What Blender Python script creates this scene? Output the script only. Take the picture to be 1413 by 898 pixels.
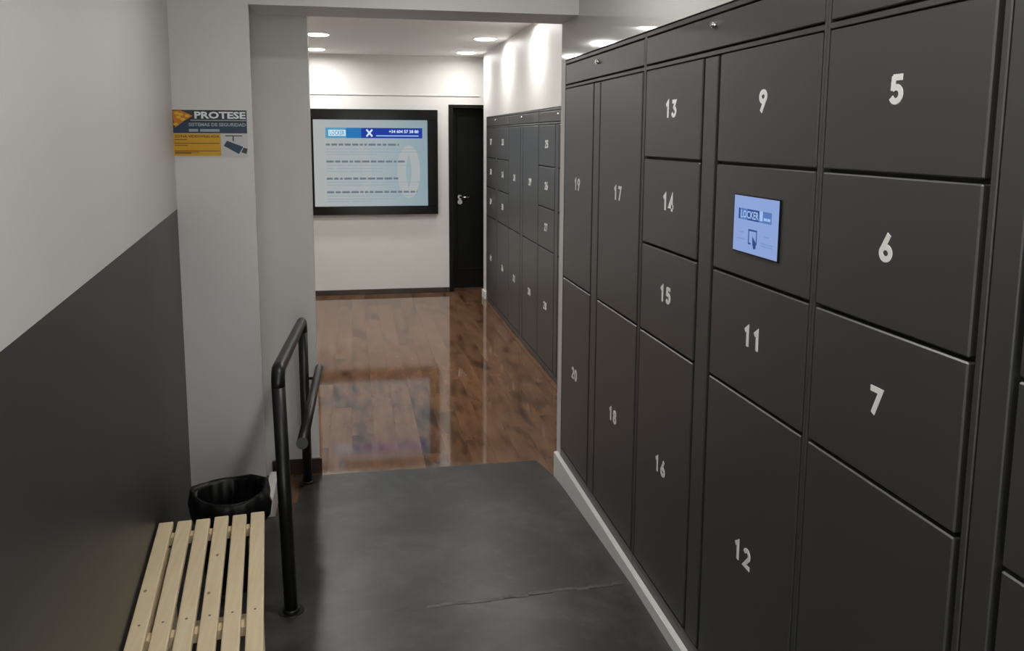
import bpy, bmesh, math, random
from mathutils import Vector, Matrix
random.seed(7)
for o in list(bpy.data.objects): bpy.data.objects.remove(o)
S = bpy.context.scene
COL = S.collection
ZO = 1.702            # eye height above the wooden floor; z below is measured from the eye, ZO lifts it to the floor

# ------------------------------------------------------------------ camera
F_PX, CX, CY, PITCH, YAW, ROLL = 1154.7, 706.5, 352.2, .1401, .1876, .0052
cp, sp, cw, sw = math.cos(PITCH), math.sin(PITCH), math.cos(YAW), math.sin(YAW)
fwd = Vector((sw*cp, cw*cp, -sp)); right = Vector((cw, -sw, 0)); up = right.cross(fwd)
r2 = math.cos(ROLL)*right + math.sin(ROLL)*up; u2 = -math.sin(ROLL)*right + math.cos(ROLL)*up
cam = bpy.data.cameras.new('camera'); camo = bpy.data.objects.new('camera', cam); COL.objects.link(camo)
M = Matrix.Identity(4)
for i in range(3): M[i][0], M[i][1], M[i][2] = r2[i], u2[i], -fwd[i]
M[0][3], M[1][3], M[2][3] = 0, 0, ZO
camo.matrix_world = M
cam.sensor_fit = 'HORIZONTAL'; cam.sensor_width = 36
cam.lens = F_PX*36/1413
cam.shift_x = 0.0; cam.shift_y = -(449-CY)/1413
cam.clip_start = .02
S.camera = camo

# ------------------------------------------------------------------ world, exposure
W = bpy.data.worlds.new('world'); S.world = W; W.use_nodes = True
W.node_tree.nodes['Background'].inputs[0].default_value = (1.0, .98, .955, 1)
W.node_tree.nodes['Background'].inputs[1].default_value = 5.2      # sky as added frontal fill, let in by the made-up glazed entrance
S.view_settings.view_transform = 'Standard'; S.view_settings.look = 'None'
S.view_settings.gamma = 1; S.view_settings.exposure = 0.15
S.view_settings.use_curve_mapping = False

FAR_W, NEAR_W = 7.6, 8.6          # watts of the two kinds of ceiling downlight
FAR_CEIL, NEAR_CEIL = .852, .90
FAR_LIGHTS = [(x, y) for y in (8.66, 7.42, 6.18, 4.94) for x in (-.27, 1.16)]
NEAR_LIGHTS = [(.40, 2.45), (.40, .85), (.40, -.75), (-.85, -1.1)]  # the last is a fill lamp added in the made-up lobby

# ------------------------------------------------------------------ materials
def srgb(r, g, b):
    f = lambda c: c/12.92 if c <= .04045 else ((c+.055)/1.055)**2.4
    return (f(r/255), f(g/255), f(b/255), 1)
def mat(name, col, rough=.5, metal=0, spec=.5, noise=0, nscale=8, bump=0, bscale=60, coat=0, emit=None, estr=1, rvar=0):
    m = bpy.data.materials.new(name); m.use_nodes = True
    nt = m.node_tree; b = nt.nodes['Principled BSDF']
    b.inputs['Base Color'].default_value = col; b.inputs['Roughness'].default_value = rough
    b.inputs['Metallic'].default_value = metal; b.inputs['Specular IOR Level'].default_value = spec
    if coat: b.inputs['Coat Weight'].default_value = coat; b.inputs['Coat Roughness'].default_value = .05
    if emit:
        b.inputs['Emission Color'].default_value = emit; b.inputs['Emission Strength'].default_value = estr
    if noise or bump or rvar:
        tc = nt.nodes.new('ShaderNodeTexCoord'); geo = nt.nodes.new('ShaderNodeNewGeometry')
        if noise or rvar:
            n = nt.nodes.new('ShaderNodeTexNoise'); n.inputs['Scale'].default_value = nscale; n.inputs['Detail'].default_value = 6
            nt.links.new(geo.outputs['Position'], n.inputs['Vector'])
            if noise:
                r = nt.nodes.new('ShaderNodeValToRGB')
                r.color_ramp.elements[0].position = .3; r.color_ramp.elements[1].position = .7
                r.color_ramp.elements[0].color = tuple(c*(1-noise) for c in col[:3])+(1,)
                r.color_ramp.elements[1].color = tuple(min(1, c*(1+noise)) for c in col[:3])+(1,)
                nt.links.new(n.outputs['Fac'], r.inputs['Fac']); nt.links.new(r.outputs['Color'], b.inputs['Base Color'])
            if rvar:
                mr = nt.nodes.new('ShaderNodeMapRange')
                mr.inputs['From Min'].default_value = .3; mr.inputs['From Max'].default_value = .7
                mr.inputs['To Min'].default_value = rough-rvar; mr.inputs['To Max'].default_value = rough+rvar
                nt.links.new(n.outputs['Fac'], mr.inputs['Value']); nt.links.new(mr.outputs['Result'], b.inputs['Roughness'])
        if bump:
            n2 = nt.nodes.new('ShaderNodeTexNoise'); n2.inputs['Scale'].default_value = bscale; n2.inputs['Detail'].default_value = 3
            nt.links.new(geo.outputs['Position'], n2.inputs['Vector'])
            bp = nt.nodes.new('ShaderNodeBump'); bp.inputs['Strength'].default_value = bump; bp.inputs['Distance'].default_value = .002
            nt.links.new(n2.outputs['Fac'], bp.inputs['Height']); nt.links.new(bp.outputs['Normal'], b.inputs['Normal'])
    return m

WHITE = mat('white_paint', (.64, .62, .605, 1), .45, noise=.02, nscale=3, bump=.12, bscale=90)
WHITE_FAR = mat('white_satin_paint', (.72, .71, .69, 1), .48, spec=.35, noise=.015, nscale=3, bump=.05, bscale=60)
WHITE_GLOSS = mat('white_gloss_paint', (.50, .49, .475, 1), .075, noise=.02, nscale=2, bump=.02, bscale=7)
CEIL = mat('ceiling_paint', (.86, .85, .835, 1), .6)
DADO = mat('charcoal_wall_paint', (.040, .041, .043, 1), .42, noise=.12, nscale=2.5, bump=.08, bscale=40)
SKIRT_WHITE = mat('white_skirting', (.82, .81, .79, 1), .35)
SKIRT_WOOD = mat('dark_wood_skirting', (.030, .017, .010, 1), .35, noise=.3, nscale=20)
LOCKER = mat('charcoal_powder_coat', (.038, .0375, .0365, 1), .40, spec=1.0, noise=.05, nscale=3, bump=.05, bscale=500)
LOCKER_IN = mat('locker_gap', (.012, .012, .012, 1), .6)
NUM = mat('white_vinyl_number', (.86, .85, .83, 1), .5)
CHROME = mat('chrome', (.75, .74, .72, 1), .18, metal=1)
BLACK = mat('black_lacquer', (.004, .004, .004, 1), .42, spec=.18)
BLACK_GLOSS = mat('black_glass', (.005, .005, .005, 1), .16, spec=.2)
RAIL = mat('black_steel_tube', (.007, .007, .007, 1), .38, spec=.45)
BAG = mat('black_plastic_film', (.004, .004, .004, 1), .42, spec=.3, bump=.5, bscale=45)
BIN = mat('black_plastic', (.010, .010, .010, 1), .45)
PAPER = mat('sign_white', (.55, .55, .55, 1), .45)
SIGN_DARK = mat('sign_black', (.022, .024, .028, 1), .4)
SIGN_BLUE = mat('sign_navy', srgb(22, 52, 78), .4)
SIGN_YEL = mat('sign_yellow', srgb(208, 158, 20), .45)
SIGN_BROWN = mat('sign_brown', srgb(140, 92, 10), .45)
SIGN_DBROWN = mat('sign_dark_brown', srgb(80, 40, 20), .45)
SIGN_ORANGE = mat('sign_orange', srgb(200, 120, 40), .45)
SIGN_GOLD = mat('sign_gold', srgb(226, 178, 40), .45)
SIGN_TXT = mat('sign_letter', srgb(226, 232, 236), .45)
SIGN_GREY = mat('sign_grey', srgb(158, 164, 172), .45)

def emis(name, col, s=1.0):
    return mat(name, (.01, .01, .01, 1), .35, spec=.12, emit=col, estr=s)
TS_BG = emis('touchscreen_backlight', srgb(130, 152, 202)); TS_DK = emis('touchscreen_navy', srgb(38, 62, 122))
TS_MD = emis('touchscreen_blue', srgb(76, 112, 172)); TS_LT = emis('touchscreen_pale', srgb(150, 180, 222)); TS_MID = emis('touchscreen_faint', srgb(112, 136, 186))
MS_TEAL = emis('monitor_teal', srgb(70, 140, 172)); MS_BLUE = emis('monitor_blue', srgb(12, 104, 168)); MS_NAVY = emis('monitor_navy', srgb(4, 44, 144))
MS_WHITE = emis('monitor_white', srgb(196, 214, 232)); MS_TXT = emis('monitor_text', srgb(96, 106, 118)); MS_FAINT = emis('monitor_faint_text', srgb(132, 148, 158))
MS_WM = emis('monitor_watermark', srgb(156, 162, 162)); MS_PALE = emis('monitor_pale_blue', srgb(150, 190, 226))
def monitor_bg():
    m = mat('monitor_backlight', (.01, .01, .01, 1), .35, spec=.12); nt = m.node_tree; b = nt.nodes['Principled BSDF']
    tc = nt.nodes.new('ShaderNodeTexCoord'); sx = nt.nodes.new('ShaderNodeSeparateXYZ'); r = nt.nodes.new('ShaderNodeValToRGB')
    nt.links.new(tc.outputs['Generated'], sx.inputs[0]); nt.links.new(sx.outputs['X'], r.inputs['Fac'])
    e = r.color_ramp.elements; e[0].position = 0; e[0].color = srgb(160, 162, 161); e[1].position = 1; e[1].color = srgb(128, 148, 157)
    k = e.new(.55); k.color = srgb(148, 160, 165)
    nt.links.new(r.outputs['Color'], b.inputs['Emission Color']); b.inputs['Emission Strength'].default_value = 1
    return m
MS_BG = monitor_bg()
def glass():
    m = bpy.data.materials.new('clear_glass'); m.use_nodes = True; nt = m.node_tree
    for n in list(nt.nodes): nt.nodes.remove(n)
    o = nt.nodes.new('ShaderNodeOutputMaterial'); mx = nt.nodes.new('ShaderNodeMixShader'); t = nt.nodes.new('ShaderNodeBsdfTransparent'); g = nt.nodes.new('ShaderNodeBsdfGlossy'); f = nt.nodes.new('ShaderNodeFresnel')
    t.inputs[0].default_value = (.93, .95, .94, 1); g.inputs['Roughness'].default_value = .02
    nt.links.new(f.outputs[0], mx.inputs[0]); nt.links.new(t.outputs[0], mx.inputs[1]); nt.links.new(g.outputs[0], mx.inputs[2]); nt.links.new(mx.outputs[0], o.inputs[0])
    return m
GLASS = glass()
LAMP = emis('led_diffuser', (1, .98, .94, 1), 9)

def wood_floor():
    m = bpy.data.materials.new('walnut_laminate'); m.use_nodes = True; nt = m.node_tree; b = nt.nodes['Principled BSDF']
    N = nt.nodes.new; L = nt.links.new
    info = N('ShaderNodeObjectInfo'); geo = N('ShaderNodeNewGeometry')
    mp = N('ShaderNodeMapping'); mp.inputs['Scale'].default_value = (26, 1.6, 1); L(geo.outputs['Position'], mp.inputs['Vector'])
    off = N('ShaderNodeVectorMath'); off.operation = 'ADD'; L(mp.outputs[0], off.inputs[0])
    rnd = N('ShaderNodeMath'); rnd.operation = 'MULTIPLY'; rnd.inputs[1].default_value = 40; L(info.outputs['Random'], rnd.inputs[0]); L(rnd.outputs[0], off.inputs[1])
    n = N('ShaderNodeTexNoise'); n.inputs['Scale'].default_value = 1.0; n.inputs['Detail'].default_value = 6; L(off.outputs[0], n.inputs['Vector'])
    # blotches of darker heartwood along each board
    mp2 = N('ShaderNodeMapping'); mp2.inputs['Scale'].default_value = (11, 3.2, 1); L(geo.outputs['Position'], mp2.inputs['Vector'])
    off2 = N('ShaderNodeVectorMath'); off2.operation = 'ADD'; L(mp2.outputs[0], off2.inputs[0]); L(rnd.outputs[0], off2.inputs[1])
    n2 = N('ShaderNodeTexNoise'); n2.inputs['Scale'].default_value = 1; n2.inputs['Detail'].default_value = 2; L(off2.outputs[0], n2.inputs['Vector'])
    r = N('ShaderNodeValToRGB'); e = r.color_ramp.elements
    e[0].position = .30; e[0].color = (.052, .027, .016, 1); e[1].position = .72; e[1].color = (.225, .122, .068, 1)
    k = e.new(.45); k.color = (.145, .074, .040, 1)
    a = N('ShaderNodeMath'); a.operation = 'MULTIPLY_ADD'; a.inputs[1].default_value = .30; L(n.outputs['Fac'], a.inputs[0])
    c = N('ShaderNodeMath'); c.operation = 'MULTIPLY_ADD'; c.inputs[1].default_value = .62; L(n2.outputs['Fac'], c.inputs[0])
    d = N('ShaderNodeMath'); d.operation = 'MULTIPLY_ADD'; d.inputs[1].default_value = .16; d.inputs[2].default_value = -.04; L(info.outputs['Random'], d.inputs[0])
    L(d.outputs[0], c.inputs[2]); L(c.outputs[0], a.inputs[2]); L(a.outputs[0], r.inputs['Fac']); L(r.outputs['Color'], b.inputs['Base Color'])
    b.inputs['Roughness'].default_value = .065; b.inputs['Specular IOR Level'].default_value = .62
    bp = N('ShaderNodeBump'); bp.inputs['Strength'].default_value = .02; bp.inputs['Distance'].default_value = .001
    L(n.outputs['Fac'], bp.inputs['Height']); L(bp.outputs['Normal'], b.inputs['Normal'])
    return m
WOOD = wood_floor()
def pine():
    m = bpy.data.materials.new('pine'); m.use_nodes = True; nt = m.node_tree; b = nt.nodes['Principled BSDF']
    N = nt.nodes.new; L = nt.links.new
    info = N('ShaderNodeObjectInfo'); geo = N('ShaderNodeNewGeometry'); mp = N('ShaderNodeMapping')
    mp.inputs['Scale'].default_value = (60, 3.5, 20); mp.inputs['Rotation'].default_value = (0, 0, -.095); L(geo.outputs['Position'], mp.inputs['Vector'])
    off = N('ShaderNodeVectorMath'); off.operation = 'ADD'; L(mp.outputs[0], off.inputs[0]); L(info.outputs['Random'], off.inputs[1])
    n = N('ShaderNodeTexNoise'); n.inputs['Scale'].default_value = 1.4; n.inputs['Detail'].default_value = 5; L(off.outputs[0], n.inputs['Vector'])
    r = N('ShaderNodeValToRGB'); e = r.color_ramp.elements
    e[0].position = .25; e[0].color = (.74, .59, .365, 1); e[1].position = .75; e[1].color = (.83, .70, .485, 1)
    L(n.outputs['Fac'], r.inputs['Fac']); L(r.outputs['Color'], b.inputs['Base Color']); b.inputs['Roughness'].default_value = .5
    return m
PINE = pine()
KNOT = mat('pine_knot', (.34, .23, .11, 1), .55)
SCREW = mat('screw_head', (.22, .18, .13, 1), .4, metal=.6)
def ramp_mat():
    m = mat('charcoal_floor_coating', (.045, .044, .043, 1), .34, spec=.28, bump=.06, bscale=35)
    nt = m.node_tree; b = nt.nodes['Principled BSDF']; N = nt.nodes.new; L = nt.links.new
    geo = N('ShaderNodeNewGeometry')
    def noise(scale, det, rough, dist=0):
        n = N('ShaderNodeTexNoise'); n.inputs['Scale'].default_value = scale; n.inputs['Detail'].default_value = det; n.inputs['Roughness'].default_value = rough; n.inputs['Distortion'].default_value = dist
        L(geo.outputs['Position'], n.inputs['Vector']); return n
    n1 = noise(2.6, 9, .66, .4); n2 = noise(14, 5, .6)
    r = N('ShaderNodeValToRGB'); e = r.color_ramp.elements
    e[0].position = .30; e[0].color = (.018, .0175, .017, 1); e[1].position = .70; e[1].color = (.085, .083, .078, 1)
    k = e.new(.48); k.color = (.036, .0353, .0345, 1)
    r2_ = N('ShaderNodeValToRGB'); e = r2_.color_ramp.elements                      # small pale scuffs and worn spots
    e[0].position = .60; e[0].color = (0, 0, 0, 1); e[1].position = .80; e[1].color = (.5, .5, .5, 1)
    mx = N('ShaderNodeMix'); mx.data_type = 'RGBA'; mx.inputs['B'].default_value = (.11, .107, .10, 1)
    L(n1.outputs['Fac'], r.inputs['Fac']); L(n2.outputs['Fac'], r2_.inputs['Fac']); L(r.outputs['Color'], mx.inputs['A']); L(r2_.outputs['Color'], mx.inputs['Factor'])
    L(mx.outputs['Result'], b.inputs['Base Color'])
    return m
RAMP = ramp_mat()
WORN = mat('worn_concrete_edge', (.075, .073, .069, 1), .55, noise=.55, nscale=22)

# ------------------------------------------------------------------ mesh helpers
WORLD = {}
def V(x, y, z): return Vector((x, y, z+ZO))
def box(bm, x0, x1, y0, y1, z0, z1, mi=0, bev=0):
    """axis-aligned box in eye-relative coordinates"""
    t = bmesh.new()
    vs = [t.verts.new(V(x, y, z)) for z in (z0, z1) for y in (y0, y1) for x in (x0, x1)]
    for f in ((0,2,3,1), (4,5,7,6), (0,1,5,4), (2,6,7,3), (0,4,6,2), (1,3,7,5)):
        t.faces.new([vs[i] for i in f]).material_index = mi
    if bev: bmesh.ops.bevel(t, geom=list(t.edges), offset=bev, segments=1, affect='EDGES', profile=.5)
    merge(bm, t)
def merge(bm, t):
    me = bpy.data.meshes.new('tmp'); t.to_mesh(me); t.free(); bm.from_mesh(me); bpy.data.meshes.remove(me)
def prism(bm, poly, z0, z1, mi=0):
    """vertical prism over an xy outline (counter-clockwise); z1 may be a function of (x, y)"""
    f1 = z1 if callable(z1) else (lambda x, y: z1)
    lo = [bm.verts.new(V(x, y, z0)) for x, y in poly]; hi = [bm.verts.new(V(x, y, f1(x, y))) for x, y in poly]
    n = len(poly)
    bm.faces.new(hi).material_index = mi; bm.faces.new(lo[::-1]).material_index = mi
    for i in range(n): bm.faces.new((lo[i], lo[(i+1) % n], hi[(i+1) % n], hi[i])).material_index = mi
def tube(bm, pts, r, n=16, cap=True, mi=0):
    pts = [Vector(p) for p in pts]; rings = []; prev = None
    for i, p in enumerate(pts):
        d = (pts[min(i+1, len(pts)-1)]-pts[max(i-1, 0)]).normalized()
        if prev is None: a = d.orthogonal().normalized()
        else: a = (prev-d*prev.dot(d)).normalized()
        prev = a; bb = d.cross(a)
        rr = r[i] if isinstance(r, (list, tuple)) else r
        rings.append([bm.verts.new(p+rr*(math.cos(2*math.pi*k/n)*a+math.sin(2*math.pi*k/n)*bb)) for k in range(n)])
    for i in range(len(rings)-1):
        for k in range(n):
            f = bm.faces.new((rings[i][k], rings[i][(k+1) % n], rings[i+1][(k+1) % n], rings[i+1][k])); f.smooth = True; f.material_index = mi
    if cap:
        bm.faces.new(rings[0][::-1]).material_index = mi; bm.faces.new(rings[-1]).material_index = mi
def lathe(bm, cx, cy, prof, n=32, jit=None, axis='z'):
    rings = []
    for j, (r, z) in enumerate(prof):
        ring = []
        for k in range(n):
            a = 2*math.pi*k/n; rr, zz = (r, z) if jit is None else jit(j, k, a, r, z)
            ring.append(bm.verts.new(V(cx+rr*math.cos(a), cy+rr*math.sin(a), zz)))
        rings.append(ring)
    for i in range(len(rings)-1):
        for k in range(n):
            f = bm.faces.new((rings[i][k], rings[i][(k+1) % n], rings[i+1][(k+1) % n], rings[i+1][k])); f.smooth = True
    bm.faces.new(rings[0][::-1]); bm.faces.new(rings[-1])
def empty(name, loc):
    o = bpy.data.objects.new(name, None); COL.objects.link(o); o.empty_display_size = .1
    o.location = V(*loc); WORLD[o] = Vector(o.location); return o
def obj(name, bm, mats, parent=None, norm=True):
    if norm: bmesh.ops.recalc_face_normals(bm, faces=list(bm.faces))
    me = bpy.data.meshes.new(name)
    vs = [v.co for v in bm.verts]
    lo = Vector([min(v[i] for v in vs) for i in range(3)]); hi = Vector([max(v[i] for v in vs) for i in range(3)])
    c = Vector(((lo.x+hi.x)/2, (lo.y+hi.y)/2, lo.z))
    for v in bm.verts: v.co -= c
    bm.to_mesh(me); bm.free()
    for m in (mats if isinstance(mats, (list, tuple)) else [mats]): me.materials.append(m)
    o = bpy.data.objects.new(name, me); COL.objects.link(o)
    if parent is None: o.location = c
    else: o.parent = parent; o.location = c-WORLD[parent]
    WORLD[o] = c
    return o
def tag(o, label=None, cat=None, group=None, kind=None):
    if label: o['label'] = label
    if cat: o['category'] = cat
    if group: o['group'] = group
    if kind: o['kind'] = kind
    return o
def struct(name, bm, m, label, cat, parent=None):
    return tag(obj(name, bm, m, parent), label, cat, kind='structure')
def B(*a, **k):
    bm = bmesh.new(); box(bm, *a, **k); return bm

# flat print: shapes drawn in a plane (origin o, right r, up u, normal n)
class Plane:
    def __init__(s, o, r, u, n): s.o, s.r, s.u, s.n = Vector(o), Vector(r), Vector(u), Vector(n)
    def p(s, a, b, h=0):
        q = s.o+a*s.r+b*s.u+h*s.n; return V(*q)
def rect(bm, P, a0, a1, b0, b1, h0, h1, mi=0):
    lo = [bm.verts.new(P.p(a, b, h0)) for a, b in ((a0, b0), (a1, b0), (a1, b1), (a0, b1))]
    hi = [bm.verts.new(P.p(a, b, h1)) for a, b in ((a0, b0), (a1, b0), (a1, b1), (a0, b1))]
    bm.faces.new(hi).material_index = mi
    for i in range(4): bm.faces.new((lo[i], lo[(i+1) % 4], hi[(i+1) % 4], hi[i])).material_index = mi
def poly(bm, P, pts, h0, h1, mi=0):
    lo = [bm.verts.new(P.p(a, b, h0)) for a, b in pts]; hi = [bm.verts.new(P.p(a, b, h1)) for a, b in pts]
    n = len(pts); bm.faces.new(hi).material_index = mi
    for i in range(n): bm.faces.new((lo[i], lo[(i+1) % n], hi[(i+1) % n], hi[i])).material_index = mi
def stroke(bm, P, pts, w, h0, h1, mi=0, closed=False):
    """a ribbon of half-width w along a 2D polyline, with mitred corners"""
    n = len(pts); L, R = [], []
    for i in range(n):
        p = Vector(pts[i])
        a = Vector(pts[i-1]) if (i > 0 or closed) else None
        b = Vector(pts[(i+1) % n]) if (i < n-1 or closed) else None
        d1 = (p-a).normalized() if a is not None else None; d2 = (b-p).normalized() if b is not None else None
        if d1 is None: d1 = d2
        if d2 is None: d2 = d1
        t = (d1+d2).normalized(); nn = Vector((-t.y, t.x)); k = 1/max(.45, nn.dot(Vector((-d1.y, d1.x))))
        L.append(p+nn*w*k); R.append(p-nn*w*k)
    lv = [[bm.verts.new(P.p(q.x, q.y, h)) for q in L] for h in (h0, h1)]
    rv = [[bm.verts.new(P.p(q.x, q.y, h)) for q in R] for h in (h0, h1)]
    m = n if closed else n-1
    for i in range(m):
        j = (i+1) % n
        for f in ((rv[1][i], rv[1][j], lv[1][j], lv[1][i]), (lv[1][i], lv[1][j], lv[0][j], lv[0][i]), (rv[1][j], rv[1][i], rv[0][i], rv[0][j])):
            bm.faces.new(f).material_index = mi
    if not closed:
        bm.faces.new((lv[1][0], lv[0][0], rv[0][0], rv[1][0])).material_index = mi
        bm.faces.new((lv[1][-1], rv[1][-1], rv[0][-1], lv[0][-1])).material_index = mi
def arc(cx, cy, rx, ry, a0, a1, n=12):
    return [(cx+rx*math.cos(math.radians(a0+(a1-a0)*i/n)), cy+ry*math.sin(math.radians(a0+(a1-a0)*i/n))) for i in range(n+1)]
# digit centre lines in a box 0.62 wide and 1 high (stroke half-width .095 inside)
DG = {
 '0': [(arc(.31, .5, .215, .405, 0, 360, 24)[:-1], True)],
 '1': [([(.10, .72), (.32, .90), (.32, 0.0)], False)],
 '2': [(arc(.31, .68, .20, .225, 165, -35, 12)+[(.12, .095), (.56, .095)], False)],
 '3': [([(.09, .905), (.48, .905), (.30, .58)]+arc(.29, .32, .225, .225, 80, -165, 12), False)],
 '4': [([(.42, .0), (.42, .92), (.08, .27), (.60, .27)], False)],
 '5': [([(.54, .905), (.13, .905)], False), ([(.17, .95), (.145, .46)], False), (arc(.29, .335, .215, .24, 132, -155, 15), False)],
 '6': [(arc(.31, .305, .21, .215, 0, 360, 22)[:-1], True), ([(.43, .98), (.145, .42)], False)],
 '7': [([(.05, .905), (.53, .905), (.21, 0.0)], False)],
 '8': [(arc(.31, .28, .22, .20, 0, 360, 18)[:-1], True), (arc(.31, .72, .185, .185, 0, 360, 18)[:-1], True)],
 '9': [(arc(.31, .695, .21, .215, 0, 360, 22)[:-1], True), ([(.19, .02), (.475, .58)], False)],
}
def number(bm, P, txt, size, h0, h1, mi=0, gap=.98):
    kx = 1.24; w = .62*size*kx; adv = size*.95; tot = adv*(len(txt)-1)+w
    x = -tot/2
    for ch in txt:
        for q, (pts, cl) in enumerate(DG[ch]): stroke(bm, P, [(x+a*size*kx, (b-.5)*size) for a, b in pts], .108*size, h0, h1+.0002*q, mi, cl)
        x += adv
def text(bm, P, body, a0, a1, b0, b1, h0, h1, mi=0, bold=0.0):
    """lettering fitted into the rectangle a0..a1, b0..b1 of plane P"""
    cu = bpy.data.curves.new('lettering', 'FONT'); cu.body = body; cu.offset = bold; cu.resolution_u = 2
    o = bpy.data.objects.new('lettering', cu); COL.objects.link(o)
    dg = bpy.context.evaluated_depsgraph_get(); dg.update()
    me = bpy.data.meshes.new_from_object(o.evaluated_get(dg))
    xs = [v.co.x for v in me.vertices]; ys = [v.co.y for v in me.vertices]
    x0, x1, y0, y1 = min(xs), max(xs), min(ys), max(ys)
    vs = [bm.verts.new(P.p(a0+(v.co.x-x0)/(x1-x0)*(a1-a0), b0+(v.co.y-y0)/(y1-y0)*(b1-b0), h1)) for v in me.vertices]
    for f in me.polygons:
        try: bm.faces.new([vs[i] for i in f.vertices]).material_index = mi
        except ValueError: pass
    bpy.data.objects.remove(o); bpy.data.curves.remove(cu); bpy.data.meshes.remove(me)

# ------------------------------------------------------------------ the setting
BY = 9.12; K = BY/9.30                       # depth of the end wall
KW = .0951                                   # the left wall closes in towards the eye
lw = lambda y: -.717+KW*(3.65-y)             # x of the left wall at depth y
FLOOR_Z, LAND_Z, Y_BREAK, Y_RAMP = -1.702, -1.610, 2.72, 4.15
ramp_z = lambda x, y: LAND_Z if y <= Y_BREAK else LAND_Z+(y-Y_BREAK)/(Y_RAMP-Y_BREAK)*(-1.698-LAND_Z)

bm = B(-1.80, 1.95, 3.50, 9.60, -1.80, -1.7135)
wood_floor_o = struct('floor', bm, BLACK, 'glossy brown wooden plank floor of the far room', 'floor')
PW, PL = .126, 1.21
protos = {}
for i in range(30):
    x0 = -1.80+i*PW; y = 3.52-((i*.43) % 1.0)*PL
    while y < 9.45:
        a, b = max(y, 3.52), min(y+PL, 9.45)
        if b-a > .03:
            key = round(b-a, 2)
            if key not in protos:
                o = obj('plank', B(x0+.0003, x0+PW-.0003, a+.0003, b-.0003, -1.7135, FLOOR_Z), WOOD, wood_floor_o); protos[key] = o
            else:
                o = protos[key].copy(); COL.objects.link(o); o.parent = wood_floor_o
                o.location = V(x0+PW/2, (a+b)/2, -1.7135)-WORLD[wood_floor_o]
        y += PL

bm = bmesh.new()
ys = [-2.7, 0, 1, 1.5, 2, Y_BREAK-.25, Y_BREAK]
prism(bm, [(-1.75, -2.9), (1.60, -2.9), (1.60, Y_BREAK), (-1.75, Y_BREAK)], -1.80, ramp_z)
prism(bm, [(-.98, Y_BREAK), (.985, Y_BREAK), (.985, 3.64), (-.98, 3.64)], -1.7128, ramp_z)
prism(bm, [(-.300, 3.64), (.967, 3.64), (.958, 3.90), (.925, Y_RAMP), (-.237, Y_RAMP), (-.266, 4.03)], -1.7125, ramp_z)
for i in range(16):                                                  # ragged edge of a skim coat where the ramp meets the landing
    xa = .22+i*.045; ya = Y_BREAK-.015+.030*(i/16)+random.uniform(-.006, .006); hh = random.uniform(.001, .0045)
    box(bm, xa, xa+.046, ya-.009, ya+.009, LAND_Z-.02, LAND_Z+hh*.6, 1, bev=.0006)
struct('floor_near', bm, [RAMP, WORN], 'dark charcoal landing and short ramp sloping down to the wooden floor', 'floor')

# left wall with its charcoal lower half
bm = bmesh.new(); t = .12; y0, y1 = .45, 3.66; dz = -.300
for za, zb, mi in ((-1.8, dz, 1), (dz, NEAR_CEIL+.05, 0)):
    vs = [bm.verts.new(V(x, y, z)) for z in (za, zb) for x, y in ((lw(y0)-t, y0), (lw(y0), y0), (lw(y1), y1), (lw(y1)-t, y1))]
    for f in ((0,1,5,4), (1,2,6,5), (2,3,7,6), (3,0,4,7), (3,2,1,0), (4,5,6,7)): bm.faces.new([vs[i] for i in f]).material_index = mi
struct('wall_left', bm, [WHITE, DADO], 'left wall painted white above and charcoal grey below', 'wall')
bm = bmesh.new()                                                     # column and lintel in one plane
prism(bm, [(-.86, 3.65), (-.405, 3.65), (-.462, 4.20), (-.86, 4.20)], -1.72, NEAR_CEIL+.05)
box(bm, -.405, .985, 3.65, 3.95, .530, NEAR_CEIL+.05)
struct('wall_front', bm, WHITE, 'white pier and lintel framing the opening to the far room', 'wall')
struct('wall_middle', B(-1.80, -.200, 4.20, 4.29, -1.72, FAR_CEIL+.03), WHITE, 'white wall end just behind the opening, left of the far room', 'wall')
bm = bmesh.new()
box(bm, .985, 1.60, -2.7, 3.95, .357, NEAR_CEIL+.05)
box(bm, 1.46, 1.60, .52, 3.876, -1.72, .357)
struct('wall_right', bm, WHITE_GLOSS, 'glossy white wall above the near lockers', 'wall')
bm = bmesh.new()
box(bm, .985, 1.60, 3.878, 3.95, -1.72, .357); box(bm, .985, 1.60, -2.7, .515, -1.72, .357)
struct('wall_right_end', bm, WHITE, 'narrow white wall end beside locker 19 at the opening', 'wall')
bm = bmesh.new()
box(bm, 1.362, 1.98, 3.95, 8.82, .207, FAR_CEIL+.03)
box(bm, 1.362, 1.98, 3.95, 4.900, -1.72, .207); box(bm, 1.362, 1.98, 8.615, 8.82, -1.72, .207); box(bm, 1.86, 1.98, 4.9, 8.615, -1.72, .207)
box(bm, 1.90, 1.98, 8.82, 9.6, -1.72, FAR_CEIL+.03)
struct('wall_right_far', bm, WHITE_FAR, 'white satin wall above and around the far lockers', 'wall')
bm = bmesh.new()
box(bm, -1.80, 1.046*K, BY, 9.60, -1.72, FAR_CEIL+.03); box(bm, 1.046*K, 1.92, BY, 9.60, .352*K, FAR_CEIL+.03); box(bm, 1.046*K, 1.92, 9.44, 9.60, -1.72, .352*K)
struct('wall_back', bm, WHITE_FAR, 'white end wall of the far room carrying the large screen', 'wall')
struct('trim_1', B(-1.70, 1.36, BY-.012, BY, .440*K, .452*K, bev=.003), WHITE_FAR, 'thin white moulding line across the end wall above the screen', 'moulding')
struct('wall_left_far', B(-1.86, -1.76, 4.2, 9.6, -1.72, FAR_CEIL+.03), WHITE_FAR, 'white left wall of the far room, hidden behind the opening', 'wall')
bm = bmesh.new()                                                     # unseen lobby and glazed entrance, added behind the viewer to supply frontal light
GX0, GX1, GZ = -1.25, 1.05, .52
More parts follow.
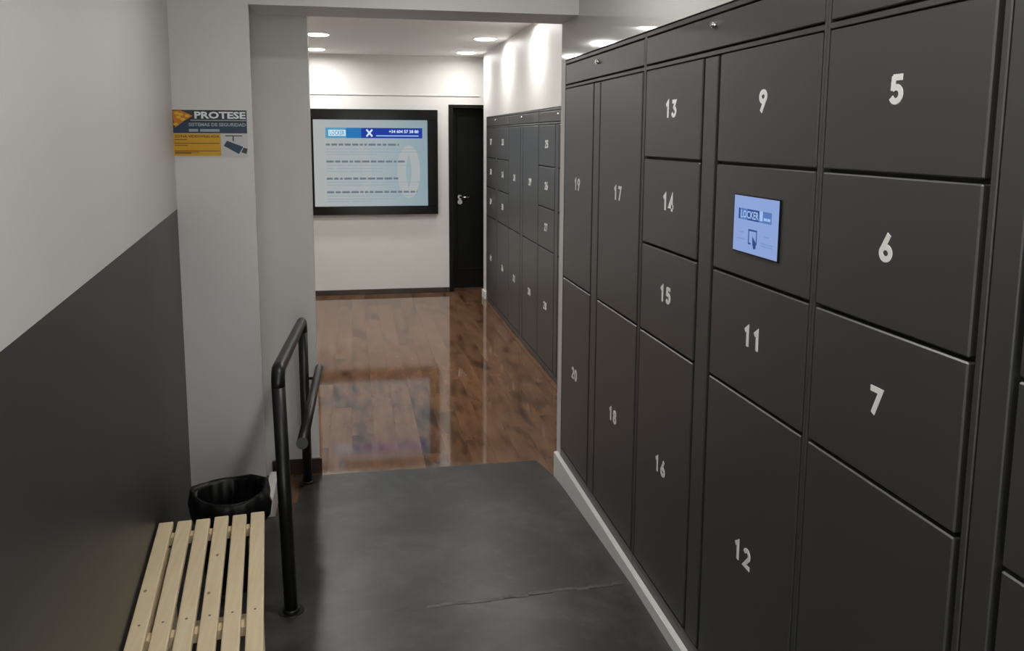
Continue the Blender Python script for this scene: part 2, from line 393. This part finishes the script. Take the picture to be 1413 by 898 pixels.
box(bm, -1.75, GX0, -2.82, -2.70, -1.72, NEAR_CEIL+.05); box(bm, GX1, 1.62, -2.82, -2.70, -1.72, NEAR_CEIL+.05); box(bm, GX0, GX1, -2.82, -2.70, GZ, NEAR_CEIL+.05)
struct('wall_rear', bm, WHITE, 'white wall behind the viewer around the added glazed entrance', 'wall')
bm = bmesh.new(); box(bm, -1.75, -1.63, -2.7, .57, -1.72, NEAR_CEIL+.05); box(bm, -1.63, lw(.5)-.119, .45, .57, -1.72, NEAR_CEIL+.05)
struct('wall_added_lobby', bm, WHITE, 'white wall of the made-up lobby added behind the viewer', 'wall')
wd = empty('fill_window_1', (-.1, -2.76, LAND_Z)); tag(wd, 'made-up glazed entrance with dark frame, added behind the viewer to let in fill light', 'window', kind='structure')  # unseen opening, put in so the fill light reaches pier and lintel
bm = bmesh.new()
for x in (GX0, -.525, .25, GX1-.05): box(bm, x, x+.05, -2.79, -2.73, LAND_Z, GZ, bev=.003)
for z in (LAND_Z, GZ-.05): box(bm, GX0+.05, GX1-.05, -2.785, -2.735, z, z+.05)
obj('fill_window_frame', bm, BLACK, wd)
for x0, x1 in ((GX0+.05, -.525), (-.475, .25), (.30, GX1-.05)): obj('fill_window_pane', B(x0, x1, -2.764, -2.756, LAND_Z+.05, GZ-.05), GLASS, wd)
struct('ceiling', B(-1.75, 1.62, -2.8, 3.66, NEAR_CEIL, NEAR_CEIL+.08), CEIL, 'white ceiling over the landing', 'ceiling')
struct('ceiling_far', B(-1.86, 1.98, 3.95, 9.6, FAR_CEIL, FAR_CEIL+.08), CEIL, 'white ceiling of the far room with round downlights', 'ceiling')
# skirtings
bm = bmesh.new(); bb = bmesh.new()
vs = [(.965, .3), (.986, .3), (.986, 3.925), (.965, 3.925)]
prism(bm, vs, -1.72, -1.563); bmesh.ops.bevel(bm, geom=[e for e in bm.edges if all(abs(v.co.z-(ZO-1.563)) < 1e-5 for v in e.verts)], offset=.003, segments=2, affect='EDGES')
struct('baseboard_right', bm, SKIRT_WHITE, 'white skirting board running under the near lockers', 'skirting')
struct('baseboard_left', B(-.418, -.377, 3.636, 3.95, -1.706, -1.583, bev=.003), SKIRT_WHITE, 'short white skirting piece at the foot of the left pier beside the bin', 'skirting')
struct('baseboard_middle', B(-.43, -.186, 4.186, 4.20, -1.702, -1.625, bev=.002), SKIRT_WOOD, 'dark brown skirting at the foot of the wall behind the handrail', 'skirting')
struct('baseboard_back', B(-1.75, 1.046*K, BY-.016, BY, -1.702, -1.648, bev=.002), SKIRT_WOOD, 'dark brown skirting along the end wall below the screen', 'skirting')
struct('baseboard_far', B(1.340, 1.362, 8.618, 8.80, -1.702, -1.62, bev=.003), SKIRT_WHITE, 'tiny white skirting at the wall end past the far lockers', 'skirting')

# the black door in the end wall
d = empty('door_1', (1.45, 9.38, FLOOR_Z)); tag(d, 'tall black door with a silver lever handle at the end of the room', 'door', kind='structure')
bm = bmesh.new()
box(bm, 1.046*K, 1.076, BY-.012, 9.42, -1.702, .352*K, bev=.003); box(bm, 1.856, 1.90, BY-.012, 9.42, -1.702, .352*K, bev=.003); box(bm, 1.076, 1.856, BY-.012, 9.42, .308, .352*K, bev=.003)
obj('door_frame', bm, BLACK, d)
bm = bmesh.new(); box(bm, 1.078, 1.854, 9.36, 9.40, -1.697, .306)
leaf = obj('door_leaf', bm, BLACK, d)
bm = bmesh.new()
for a in ((1.135, 1.155, -1.50, .25), (1.79, 1.81, -1.50, .25)): box(bm, a[0], a[1], 9.352, 9.362, a[2], a[3], bev=.003)
box(bm, 1.155, 1.79, 9.352, 9.362, .23, .25, bev=.003); box(bm, 1.155, 1.79, 9.352, 9.362, -1.50, -1.48, bev=.003)
obj('panel_moulding', bm, BLACK, d)
bm = bmesh.new()
tube(bm, [V(1.172, 9.362, -.668), V(1.172, 9.352, -.668)], .026, 20); tube(bm, [V(1.172, 9.356, -.668), V(1.172, 9.305, -.668)], .010)
tube(bm, [V(1.165, 9.312, -.668), V(1.30, 9.312, -.668)], .011)
obj('lever_handle', bm, CHROME, d)
bm = bmesh.new(); tube(bm, [V(1.176, 9.362, -.722), V(1.176, 9.350, -.722)], .028, 20); obj('lock_plate', bm, CHROME, d)

# ------------------------------------------------------------------ lockers
def locker_unit(X, y_hi, y_lo, z_top, z_hd, z_bot, cols, strip, lock, label, group, num_size, plinth, lock_r=.009):
    """one cabinet: cols = [(y_far, y_near, [(z_hi, z_lo, number or None), ...]), ...]; strip = (y_far, y_near)"""
    r = empty('locker_cabinet', (X+.22, (y_hi+y_lo)/2, plinth)); tag(r, label, 'locker', group)
    bm = bmesh.new()
    box(bm, X+.022, X+.44, y_lo, y_hi, plinth, z_top, 1)
    e = .009
    for ya, yb, za, zb in ((y_hi-e, y_hi, z_bot, z_top), (y_lo, y_lo+e, z_bot, z_top), (y_lo+e, y_hi-e, z_top-.014, z_top), (y_lo+e, y_hi-e, z_hd-.016, z_hd-.004), (y_lo, y_hi, plinth, z_bot-.004)):
        box(bm, X, X+.024, ya, yb, za, zb, 0, .0015)
    obj('carcass', bm, [LOCKER, LOCKER_IN], r)
    hp = obj('header_panel', B(X, X+.02, y_lo+e+.004, y_hi-e-.004, z_hd+.002, z_top-.019, bev=.002), LOCKER, r)
    bm = bmesh.new(); ly, lz = lock
    tube(bm, [V(X+.004, ly, lz), V(X-.010, ly, lz)], lock_r, 16); tube(bm, [V(X-.008, ly, lz), V(X-.014, ly, lz)], lock_r*.7, 16)
    obj('lock', bm, CHROME, hp)
    for s in strip: obj('divider_strip', B(X, X+.022, s[1], s[0], z_bot, z_hd-.020, bev=.002), LOCKER, r)
    for ya, yb, doors in cols:
        for zh, zl, num in doors:
            if num == 'screen':
                dd = obj('door', B(X, X+.018, yb, ya, zl, zh, bev=.0028), LOCKER, r)
                touchscreen(X, dd); continue
            dd = obj('door', B(X, X+.018, yb, ya, zl, zh, bev=.0028), LOCKER, r)
            if num:
                bm = bmesh.new(); P = Plane((X, (ya+yb)/2, (zh+zl)/2+.01), (0, -1, 0), (0, 0, 1), (-1, 0, 0))
                number(bm, P, num, num_size, -.0005, .0012)
                obj('number', bm, NUM, dd)
    return r
def touchscreen(X, door):
    P = Plane((X, 1.925, -.2165), (0, -1, 0), (0, 0, 1), (-1, 0, 0)); bm = bmesh.new()
    w, h = .117, .0715
    rect(bm, P, -w-.004, w+.003, -h-.004, h+.003, -.001, .004, 0)
    rect(bm, P, -w, w, -h, h, .004, .0046, 1)
    k = .0047; k2 = .0051
    rect(bm, P, -.090, .084, .012, .040, k, .005, 2)
    rect(bm, P, -.090, -.082, .012, .040, .005, k2, 3); rect(bm, P, -.040, .020, .012, .040, .005, k2, 3); rect(bm, P, .024, .040, .016, .040, .005, k2, 4)
    text(bm, P, 'LOCKER', -.076, .020, .016, .036, .005, .0056, 4, bold=.02)
    rect(bm, P, .046, .060, .018, .025, .005, k2, 4); rect(bm, P, .063, .078, .018, .025, .005, k2, 4)
    stroke(bm, P, [(.012, -.046), (.012, -.012), (-.030, -.012), (-.030, -.046), (-.018, -.046)], .0022, .005, k2, 3)
    poly(bm, P, [(-.010, -.026), (.010, -.041), (.010, -.056), (-.002, -.058), (-.008, -.046)], .005, k2, 3)
    for a, b, v in ((-.082, -.058, -.022), (-.095, -.052, -.040), (.045, .075, -.022), (.034, .094, -.040), (.034, .094, -.046)): rect(bm, P, a, b, v, v+.003, k, .0049, 5)
    o = obj('touchscreen', bm, [BLACK_GLOSS, TS_BG, TS_MD, TS_DK, TS_LT, TS_MID], door)
    o['label'] = 'small bluish lit touchscreen set into the door'

GN = 'numbered locker cabinets along the near right wall'; GF = 'numbered locker cabinets along the far right wall'
R0, R1, R2, R3, RB = .224, -.0665, -.3585, -.664, -1.520
g = .004
def rows(zs, nums): return [(zs[i]-g if i else zs[0], zs[i+1]+g, nums[i]) for i in range(len(nums))]
four = [R0, R1, R2, R3, RB]; two = [R0, R3+.001, RB]
NX = .985
locker_unit(NX, 3.874, 2.7765, .352, .243, RB, [(3.862, 3.400, rows(two, ['19', '20'])), (3.292, 2.799, rows(two, ['17', '18']))], [(3.384, 3.303)], (3.335, .304),
            'charcoal locker cabinet nearest the opening, numbered 17 to 20', GN, .054, -1.606)
locker_unit(NX, 2.7745, 1.6535, .352, .243, RB, [(2.758, 2.291, rows(four, ['13', '14', '15', '16'])), (2.171, 1.669, rows(four, ['9', 'screen', '11', '12']))], [(2.273, 2.189)], (2.216, .308),
            'charcoal locker cabinet with the lit touchscreen among doors 9 to 16', GN, .054, -1.606)
locker_unit(NX, 1.6515, .540, .352, .243, RB, [(1.639, 1.173, rows(four, ['5', '6', '7', '8'])), (1.066, .556, rows(four, ['1', '2', '3', '4']))], [(1.158, 1.143), (1.139, 1.082)], (1.09, .308),
            'charcoal locker cabinet closest to the viewer, numbers 5, 6, 7 showing', GN, .054, -1.606)
f4 = [.088, -.206, -.503, -.802, -1.655]; f2 = [.088, -.802, -1.655]
FX = 1.36
locker_unit(FX, 8.612, 7.338, .206, .108, -1.655, [(8.600, 8.055, rows(f4, ['37', '38', '39', '40'])), (7.95, 7.352, rows(f4, ['33', '34', '35', '36']))], [(8.04, 7.965)], (8.03, .162),
            'far locker cabinet next to the black door, four small doors per column', GF, .056, -1.700)
locker_unit(FX, 7.336, 6.132, .203, .108, -1.655, [(7.322, 6.822, rows(f2, ['31', '32'])), (6.705, 6.146, rows(f2, ['29', '30']))], [(6.806, 6.72)], (6.75, .160),
            'far locker cabinet in the middle of its row with tall doors', GF, .056, -1.700)
locker_unit(FX, 6.130, 4.905, .200, .108, -1.655, [(6.112, 5.612, rows(f4, ['25', '26', '27', '28'])), (5.49, 4.92, rows(f4, ['21', '22', '23', '24']))], [(5.595, 5.505)], (5.515, .155),
            'far locker cabinet partly hidden behind the near lockers, numbers 25 to 28', GF, .056, -1.700)

# ------------------------------------------------------------------ large wall screen
s = empty('wall_screen', (.2*K, BY-.02, -.845*K)); tag(s, 'large lit information screen in a wide black frame on the end wall', 'screen')
SX0, SX1, SZ0, SZ1 = -.520*K, .920*K, -.845*K, .290*K
IX0, IX1, IZ0, IZ1 = -.408*K, .808*K, -.752*K, .178*K
bm = bmesh.new()
for a in ((SX0, SX1, IZ1, SZ1), (SX0, SX1, SZ0, IZ0), (SX0, IX0, IZ0, IZ1), (IX1, SX1, IZ0, IZ1)): box(bm, a[0], a[1], BY-.065, BY, a[2], a[3], bev=.004)
obj('frame', bm, BLACK_GLOSS, s)
disp = obj('display', B(IX0, IX1, BY-.038, BY-.015, IZ0, IZ1), MS_BG, s)
P = Plane((IX0, BY-.038, IZ0), (1, 0, 0), (0, 0, 1), (0, -1, 0)); IW, IH = IX1-IX0, IZ1-IZ0
bm = bmesh.new()
hb, ht = IH*.790, IH*.908
x0, xm, xb, x1 = .105*IW, .285*IW, .415*IW, .955*IW
rect(bm, P, x0, xm, hb, ht, .0005, .001, 0); rect(bm, P, xm, xb, hb, ht, .0005, .001, 1); rect(bm, P, xb, x1, hb, ht, .0005, .001, 2)
rect(bm, P, x0+.03, xm-.008, hb+.022, ht-.022, .001, .0014, 3)
text(bm, P, 'LOCKER', x0+.042, xm-.018, hb+.030, ht-.030, .001, .0018, 4, bold=.02)
cxm = xb+.085; hm = (hb+ht)/2
stroke(bm, P, [(cxm-.030, hm-.036), (cxm+.030, hm+.036)], .009, .001, .0014, 3); stroke(bm, P, [(cxm-.030, hm+.036), (cxm+.030, hm-.036)], .009, .001, .0018, 3)
text(bm, P, '+34 604 57 38 80', xb+.29, x1-.04, hm+.000, ht-.020, .001, .0016, 3, bold=.03)
rect(bm, P, xb+.155, x1-.04, hb+.020, hb+.030, .001, .0014, 5)
obj('title_bar', bm, [MS_TEAL, MS_BLUE, MS_NAVY, MS_WHITE, MS_TEAL, MS_PALE], disp)
bm = bmesh.new()
stroke(bm, P, arc(.52*IW+.37, .40*IH, .075, .235, 0, 360, 28)[:-1], .045, .0002, .0005, 0, True)
stroke(bm, P, arc(.39*IW, .40*IH, .085, .235, 100, -100, 20), .045, .0002, .0005, 0)
stroke(bm, P, [(.16*IW, .66*IH), (.16*IW, .16*IH)], .05, .0002, .0005, 0)
obj('watermark', bm, MS_WM, disp)
bm = bmesh.new(); random.seed(3)
def words(v, a0, a1, hgt, mi, wmin, wmax, gap):
    a = a0
    while a < a1:
        b = min(a+random.uniform(wmin, wmax), a1); rect(bm, P, a, b, v*IH-hgt/2, v*IH+hgt/2, .0006, .0009, mi); a = b+gap
for v, end in ((.715, .745), (.520, .80), (.322, .745), (.165, .905)):
    words(v, .106*IW, end*IW, .021, 0, .028, .085, .015)
for v, end in ((.665, .92), (.630, .90), (.600, .55), (.475, .86), (.440, .62), (.405, .60), (.280, .93), (.245, .66), (.120, .90), (.085, .72), (.055, .50)):
    words(v, .106*IW, end*IW, .007, 1, .08, .25, .012)
obj('text_lines', bm, [MS_TXT, MS_FAINT], disp)

# ------------------------------------------------------------------ security sign on the pier
s = empty('security_sign', (-.573, 3.648, -.09)); tag(s, 'blue and yellow security company sign on the white pier', 'sign')
P = Plane((-.720, 3.650, -.086), (1, 0, 0), (0, 0, 1), (0, -1, 0)); w, h = .293, .190
bm = bmesh.new(); rect(bm, P, 0, w, 0, h, 0, .0025, 0); obj('backing_sheet', bm, PAPER, s)
k0, k1 = .0025, .0029
bm = bmesh.new(); rect(bm, P, 0, w, .096, h, k0, k1, 0)
rect(bm, P, .0, w, .098, .141, k1, .0031, 1)
poly(bm, P, [(.004, .186), (.035, .188), (.082, .166), (.048, .146), (.012, .118), (.006, .150)], .0031, .0034, 2)
for c in ((.020, .176), (.036, .172), (.026, .160), (.060, .166), (.042, .152), (.014, .132)): poly(bm, P, arc(c[0], c[1], .010, .006, 0, 330, 9), .0034, .0036, 3)
text(bm, P, 'PROTESE', .088, w-.004, .155, .184, .0031, .0034, 4, bold=.035)
rect(bm, P, .072, w-.002, .1465, .1500, .0031, .0034, 5)
text(bm, P, 'SISTEMAS DE SEGURIDAD', .064, w-.004, .124, .138, .0031, .0035, 5, bold=.03)
rect(bm, P, .064, .100, .102, .113, .0031, .0034, 5); rect(bm, P, .108, .184, .102, .113, .0031, .0034, 5)
obj('title_panel', bm, [SIGN_DARK, SIGN_BLUE, SIGN_ORANGE, SIGN_GOLD, SIGN_TXT, SIGN_GREY], s)
bm = bmesh.new(); rect(bm, P, .003, .187, .004, .094, k0, k1, 0)
text(bm, P, 'ZONA VIDEOVIGILADA', .008, .182, .078, .088, k1, .0032, 2, bold=.02)
for a, b, v, t in ((.006, .056, .068, .004), (.006, .182, .053, .004), (.006, .058, .044, .004), (.006, .182, .022, .004), (.006, .07, .012, .006), (.006, .10, .017, .003)): rect(bm, P, a, b, v, v+t, k1, .0031, 1)
obj('notice_panel', bm, [SIGN_YEL, SIGN_BROWN, SIGN_DBROWN], s)
bm = bmesh.new()
rect(bm, P, .205, .272, .084, .088, k0, k1, 1); rect(bm, P, .234, .239, .064, .084, k0, k1, 1)
poly(bm, P, [(.198, .045), (.211, .066), (.275, .041), (.257, .011)], k0, k1, 0)
poly(bm, P, [(.276, .038), (.292, .033), (.287, .012), (.266, .018)], k0, k1, 1)
obj('camera_symbol', bm, [SIGN_BLUE, SIGN_DARK], s)

# ------------------------------------------------------------------ bench
BD = Vector((-KW, 1, 0)).normalized(); BR = Vector((BD.y, -BD.x, 0))       # along the wall / across it
BO = Vector((-.609, 2.588, 0)); BTOP = -1.180
def bbox(bm, a0, a1, u0, u1, z0, z1, bev=0):
    t = bmesh.new()
    vs = []
    for z in (z0, z1):
        for u in (u0, u1):
            for a in (a0, a1):
                q = BO+BR*a-BD*u; vs.append(t.verts.new(V(q.x, q.y, z)))
    for f in ((0,2,3,1), (4,5,7,6), (0,1,5,4), (2,6,7,3), (0,4,6,2), (1,3,7,5)): t.faces.new([vs[i] for i in f])
    bmesh.ops.recalc_face_normals(t, faces=list(t.faces))
    if bev: bmesh.ops.bevel(t, geom=list(t.edges), offset=bev, segments=2, affect='EDGES', profile=.5)
    merge(bm, t)
q = BO+BR*.157-BD*.55
b = empty('slatted_bench', (q.x, q.y, LAND_Z)); tag(b, 'pale pine slatted bench along the charcoal lower left wall', 'bench')
SW, SG, BL = .0420, .0120, 1.16
U2 = .573                                             # second crossbar, where the screws sit
for i in range(6):
    a = i*(SW+SG); du = -.006+.0015*((i*7) % 5)
    bm = bmesh.new(); bbox(bm, a, a+SW, du, BL+du, BTOP-.020, BTOP, .0035); sl = obj('slat', bm, PINE, b)
    bm = bmesh.new()
    for u in (U2-.004,):
        c = BO+BR*(a+SW*.5)-BD*u; tube(bm, [V(c.x, c.y, BTOP-.003), V(c.x, c.y, BTOP+.0006)], .0032, 10)
    obj('screw', bm, SCREW, sl)
    kn = {0: [(.014, .405)], 3: [(.022, .255), (.012, .46)]}.get(i, [])
    for ka, ku in kn:
        bm = bmesh.new(); c = BO+BR*(a+ka)-BD*ku
        vv = [bm.verts.new(V(*(c+BR*.0042*math.cos(t)-BD*.0075*math.sin(t)+Vector((0, 0, BTOP+.0004))))) for t in [2*math.pi*j/12 for j in range(12)]]
        bm.faces.new(vv); obj('knot', bm, KNOT, sl)
for u in (.030, U2, BL-.07):
    bm = bmesh.new(); bbox(bm, .004, .308, u, u+.034, BTOP-.046, BTOP-.0205, .002); obj('crossbar', bm, PINE, b)
for u in (.075, BL-.14):
    for a in (.012, .264):
        bm = bmesh.new(); bbox(bm, a, a+.036, u, u+.036, LAND_Z, BTOP-.046, .002); obj('leg', bm, PINE, b)
    bm = bmesh.new(); bbox(bm, .048, .264, u+.004, u+.032, LAND_Z+.10, LAND_Z+.14, .002); obj('stretcher', bm, PINE, b)
for a in (.016, .268):
    bm = bmesh.new(); bbox(bm, a, a+.024, .111, BL-.14, BTOP-.085, BTOP-.047, .002); obj('apron', bm, PINE, b)

# ------------------------------------------------------------------ waste bin with its bag
bx, by = -.462, 3.02; bz0 = ramp_z(0, 3.13); bz1 = -1.268
b = empty('waste_bin', (bx, by, bz0)); tag(b, 'black waste bin lined with a black bag behind the bench', 'bin')
bm = bmesh.new(); lathe(bm, bx, by, [(.088, bz0), (.095, bz0+.004), (.120, bz1-.012), (.125, bz1-.006), (.118, bz1-.006), (.090, bz0+.012)], 40); obj('bucket', bm, BIN, b)
random.seed(11)
ph = [random.uniform(0, 6.28) for _ in range(8)]
def jit(j, k, a, r, z):
    f = .5*math.sin(9*a+ph[0]+.5*j)+.35*math.sin(17*a+ph[1]-j*.7)+.3*math.sin(5*a+ph[2])
    amp = [.002, .005, .006, .004, .003, .005, .008, .008][min(j, 7)]
    bump = .020*math.exp(-((a-5.9)/.22)**2) if j in (1, 2) else 0
    return max(.01, r+f*amp+bump), z+.5*amp*math.sin(7*a+ph[3]+j)+(.010*math.sin(2*a+1) if j in (3, 4) else 0)
bm = bmesh.new()
lathe(bm, bx, by, [(.118, bz1-.13), (.134, bz1-.085), (.140, bz1-.035), (.134, bz1+.004), (.126, bz1+.006), (.112, bz1-.015), (.102, bz1-.09), (.085, bz1-.20)], 96, jit)
obj('bag_liner', bm, BAG, b)

# ------------------------------------------------------------------ handrail
h_ = empty('handrail', (-.245, 3.4, -1.66)); tag(h_, 'black tubular handrail with two posts beside the ramp', 'handrail')
nb, nt_ = Vector((-.239, 2.763, -1.612)), Vector((-.257, 2.763, -.762))
fb, ft = Vector((-.250, 4.045, ramp_z(0, 4.045))), Vector((-.254, 4.045, -.876))
PR = .0225
def bend(c, d1, d2, r, n=7):
    """fillet at corner c between directions d1 (towards the previous point) and d2 (towards the next)"""
    a, b_ = c+d1*r, c+d2*r
    return [(1-t)**2*a+2*t*(1-t)*c+t*t*b_ for t in [i/n for i in range(n+1)]]
dr = (ft-nt_).normalized(); dn = (nb-nt_).normalized(); df = (fb-ft).normalized()
pts = bend(nt_, dn, dr, .055)+bend(ft, -dr, df, .055)
bm = bmesh.new(); tube(bm, [V(*p) for p in pts], PR, 20); obj('top_rail', bm, RAIL, h_)
for a, c in ((nb, nt_+dn*.055), (fb, ft+df*.055)):
    bm = bmesh.new(); tube(bm, [V(*a), V(*c)], PR, 20); obj('post', bm, RAIL, h_)
    bm = bmesh.new()
    tube(bm, [V(a.x, a.y, a.z-.004), V(a.x, a.y, a.z+.004)], .043, 24); tube(bm, [V(a.x, a.y, a.z+.004), V(a.x, a.y, a.z+.012)], [.030, .024], 24)
    obj('base_flange', bm, RAIL, h_)
la, lb = Vector((-.186, 2.77, -1.018)), Vector((-.186, 4.21, -1.146)); lb.y = 4.16; lb.z = -1.142
bm = bmesh.new(); tube(bm, [V(*la), V(*lb)], .0185, 20); obj('lower_rail', bm, RAIL, h_)
bm = bmesh.new(); d = (lb-la).normalized(); tube(bm, [V(*(la-d*.004)), V(*(la+d*.006))], .0195, 20); obj('end_cap', bm, RAIL, h_)
bm = bmesh.new()
for yy, px_ in ((4.045, -.252),):
    zz = la.z+(yy-la.y)/(lb.y-la.y)*(lb.z-la.z); tube(bm, [V(px_, yy, zz-.03), V(-.200, yy, zz-.03), V(-.186, yy, zz-.012)], .007, 12)
obj('bracket', bm, RAIL, h_)

# ------------------------------------------------------------------ ceiling downlights
def downlight(x, y, zc, watts, label, group, spread):
    r = empty('ceiling_light', (x, y, zc)); tag(r, label, 'ceiling light', group)
    bm = bmesh.new()
    prof = [(.095, zc+.001), (.095, zc-.004), (.104, zc-.005), (.108, zc-.002), (.108, zc+.001)]
    rings = [[bm.verts.new(V(x+q*math.cos(2*math.pi*k/32), y+q*math.sin(2*math.pi*k/32), z)) for k in range(32)] for q, z in prof]
    for i in range(len(rings)-1):
        for k in range(32): bm.faces.new((rings[i][k], rings[i][(k+1) % 32], rings[i+1][(k+1) % 32], rings[i+1][k]))
    obj('trim_ring', bm, CEIL, r)
    bm = bmesh.new(); tube(bm, [V(x, y, zc+.001), V(x, y, zc-.005), V(x, y, zc-.010), V(x, y, zc-.013)], [.095, .095, .086, .070], 32); obj('diffuser', bm, LAMP, r)
    la_ = bpy.data.lights.new('lamp', 'AREA'); la_.shape = 'DISK'; la_.size = .17; la_.energy = watts; la_.color = (1, .985, .95); la_.spread = spread
    lo = bpy.data.objects.new('lamp', la_); COL.objects.link(lo); lo.parent = r; lo.location = (0, 0, -.016)
W8 = {(-.27, 8.66): 'round lit downlight, left one of the pair nearest the end wall', (1.16, 8.66): 'round lit downlight, right one of the pair nearest the end wall',
      (-.27, 7.42): 'round lit downlight on the left, in the second row from the end wall', (1.16, 7.42): 'round lit downlight on the right, in the second row from the end wall'}
for x, y in FAR_LIGHTS:
    lab = W8.get((x, y)) or 'round lit downlight hidden above the lintel, %s side, %s row' % ('left' if x < 0 else 'right', 'third' if y > 6 else 'fourth')
    xx = -.34 if (x < 0 and y > 8) else x
    downlight(xx, y, FAR_CEIL, FAR_W*(1.25 if x < 0 else .72), lab, 'round downlights in the far ceiling', math.radians(174))
for i, (x, y) in enumerate(NEAR_LIGHTS):
    downlight(x, y, NEAR_CEIL, NEAR_W, ['round downlight over the landing, the one closest to the lintel', 'round downlight over the landing, second from the lintel', 'round downlight over the landing, third from the lintel', 'round fill downlight added over the made-up lobby beyond the turn of the left wall'][i], 'round downlights over the landing', math.radians(180))
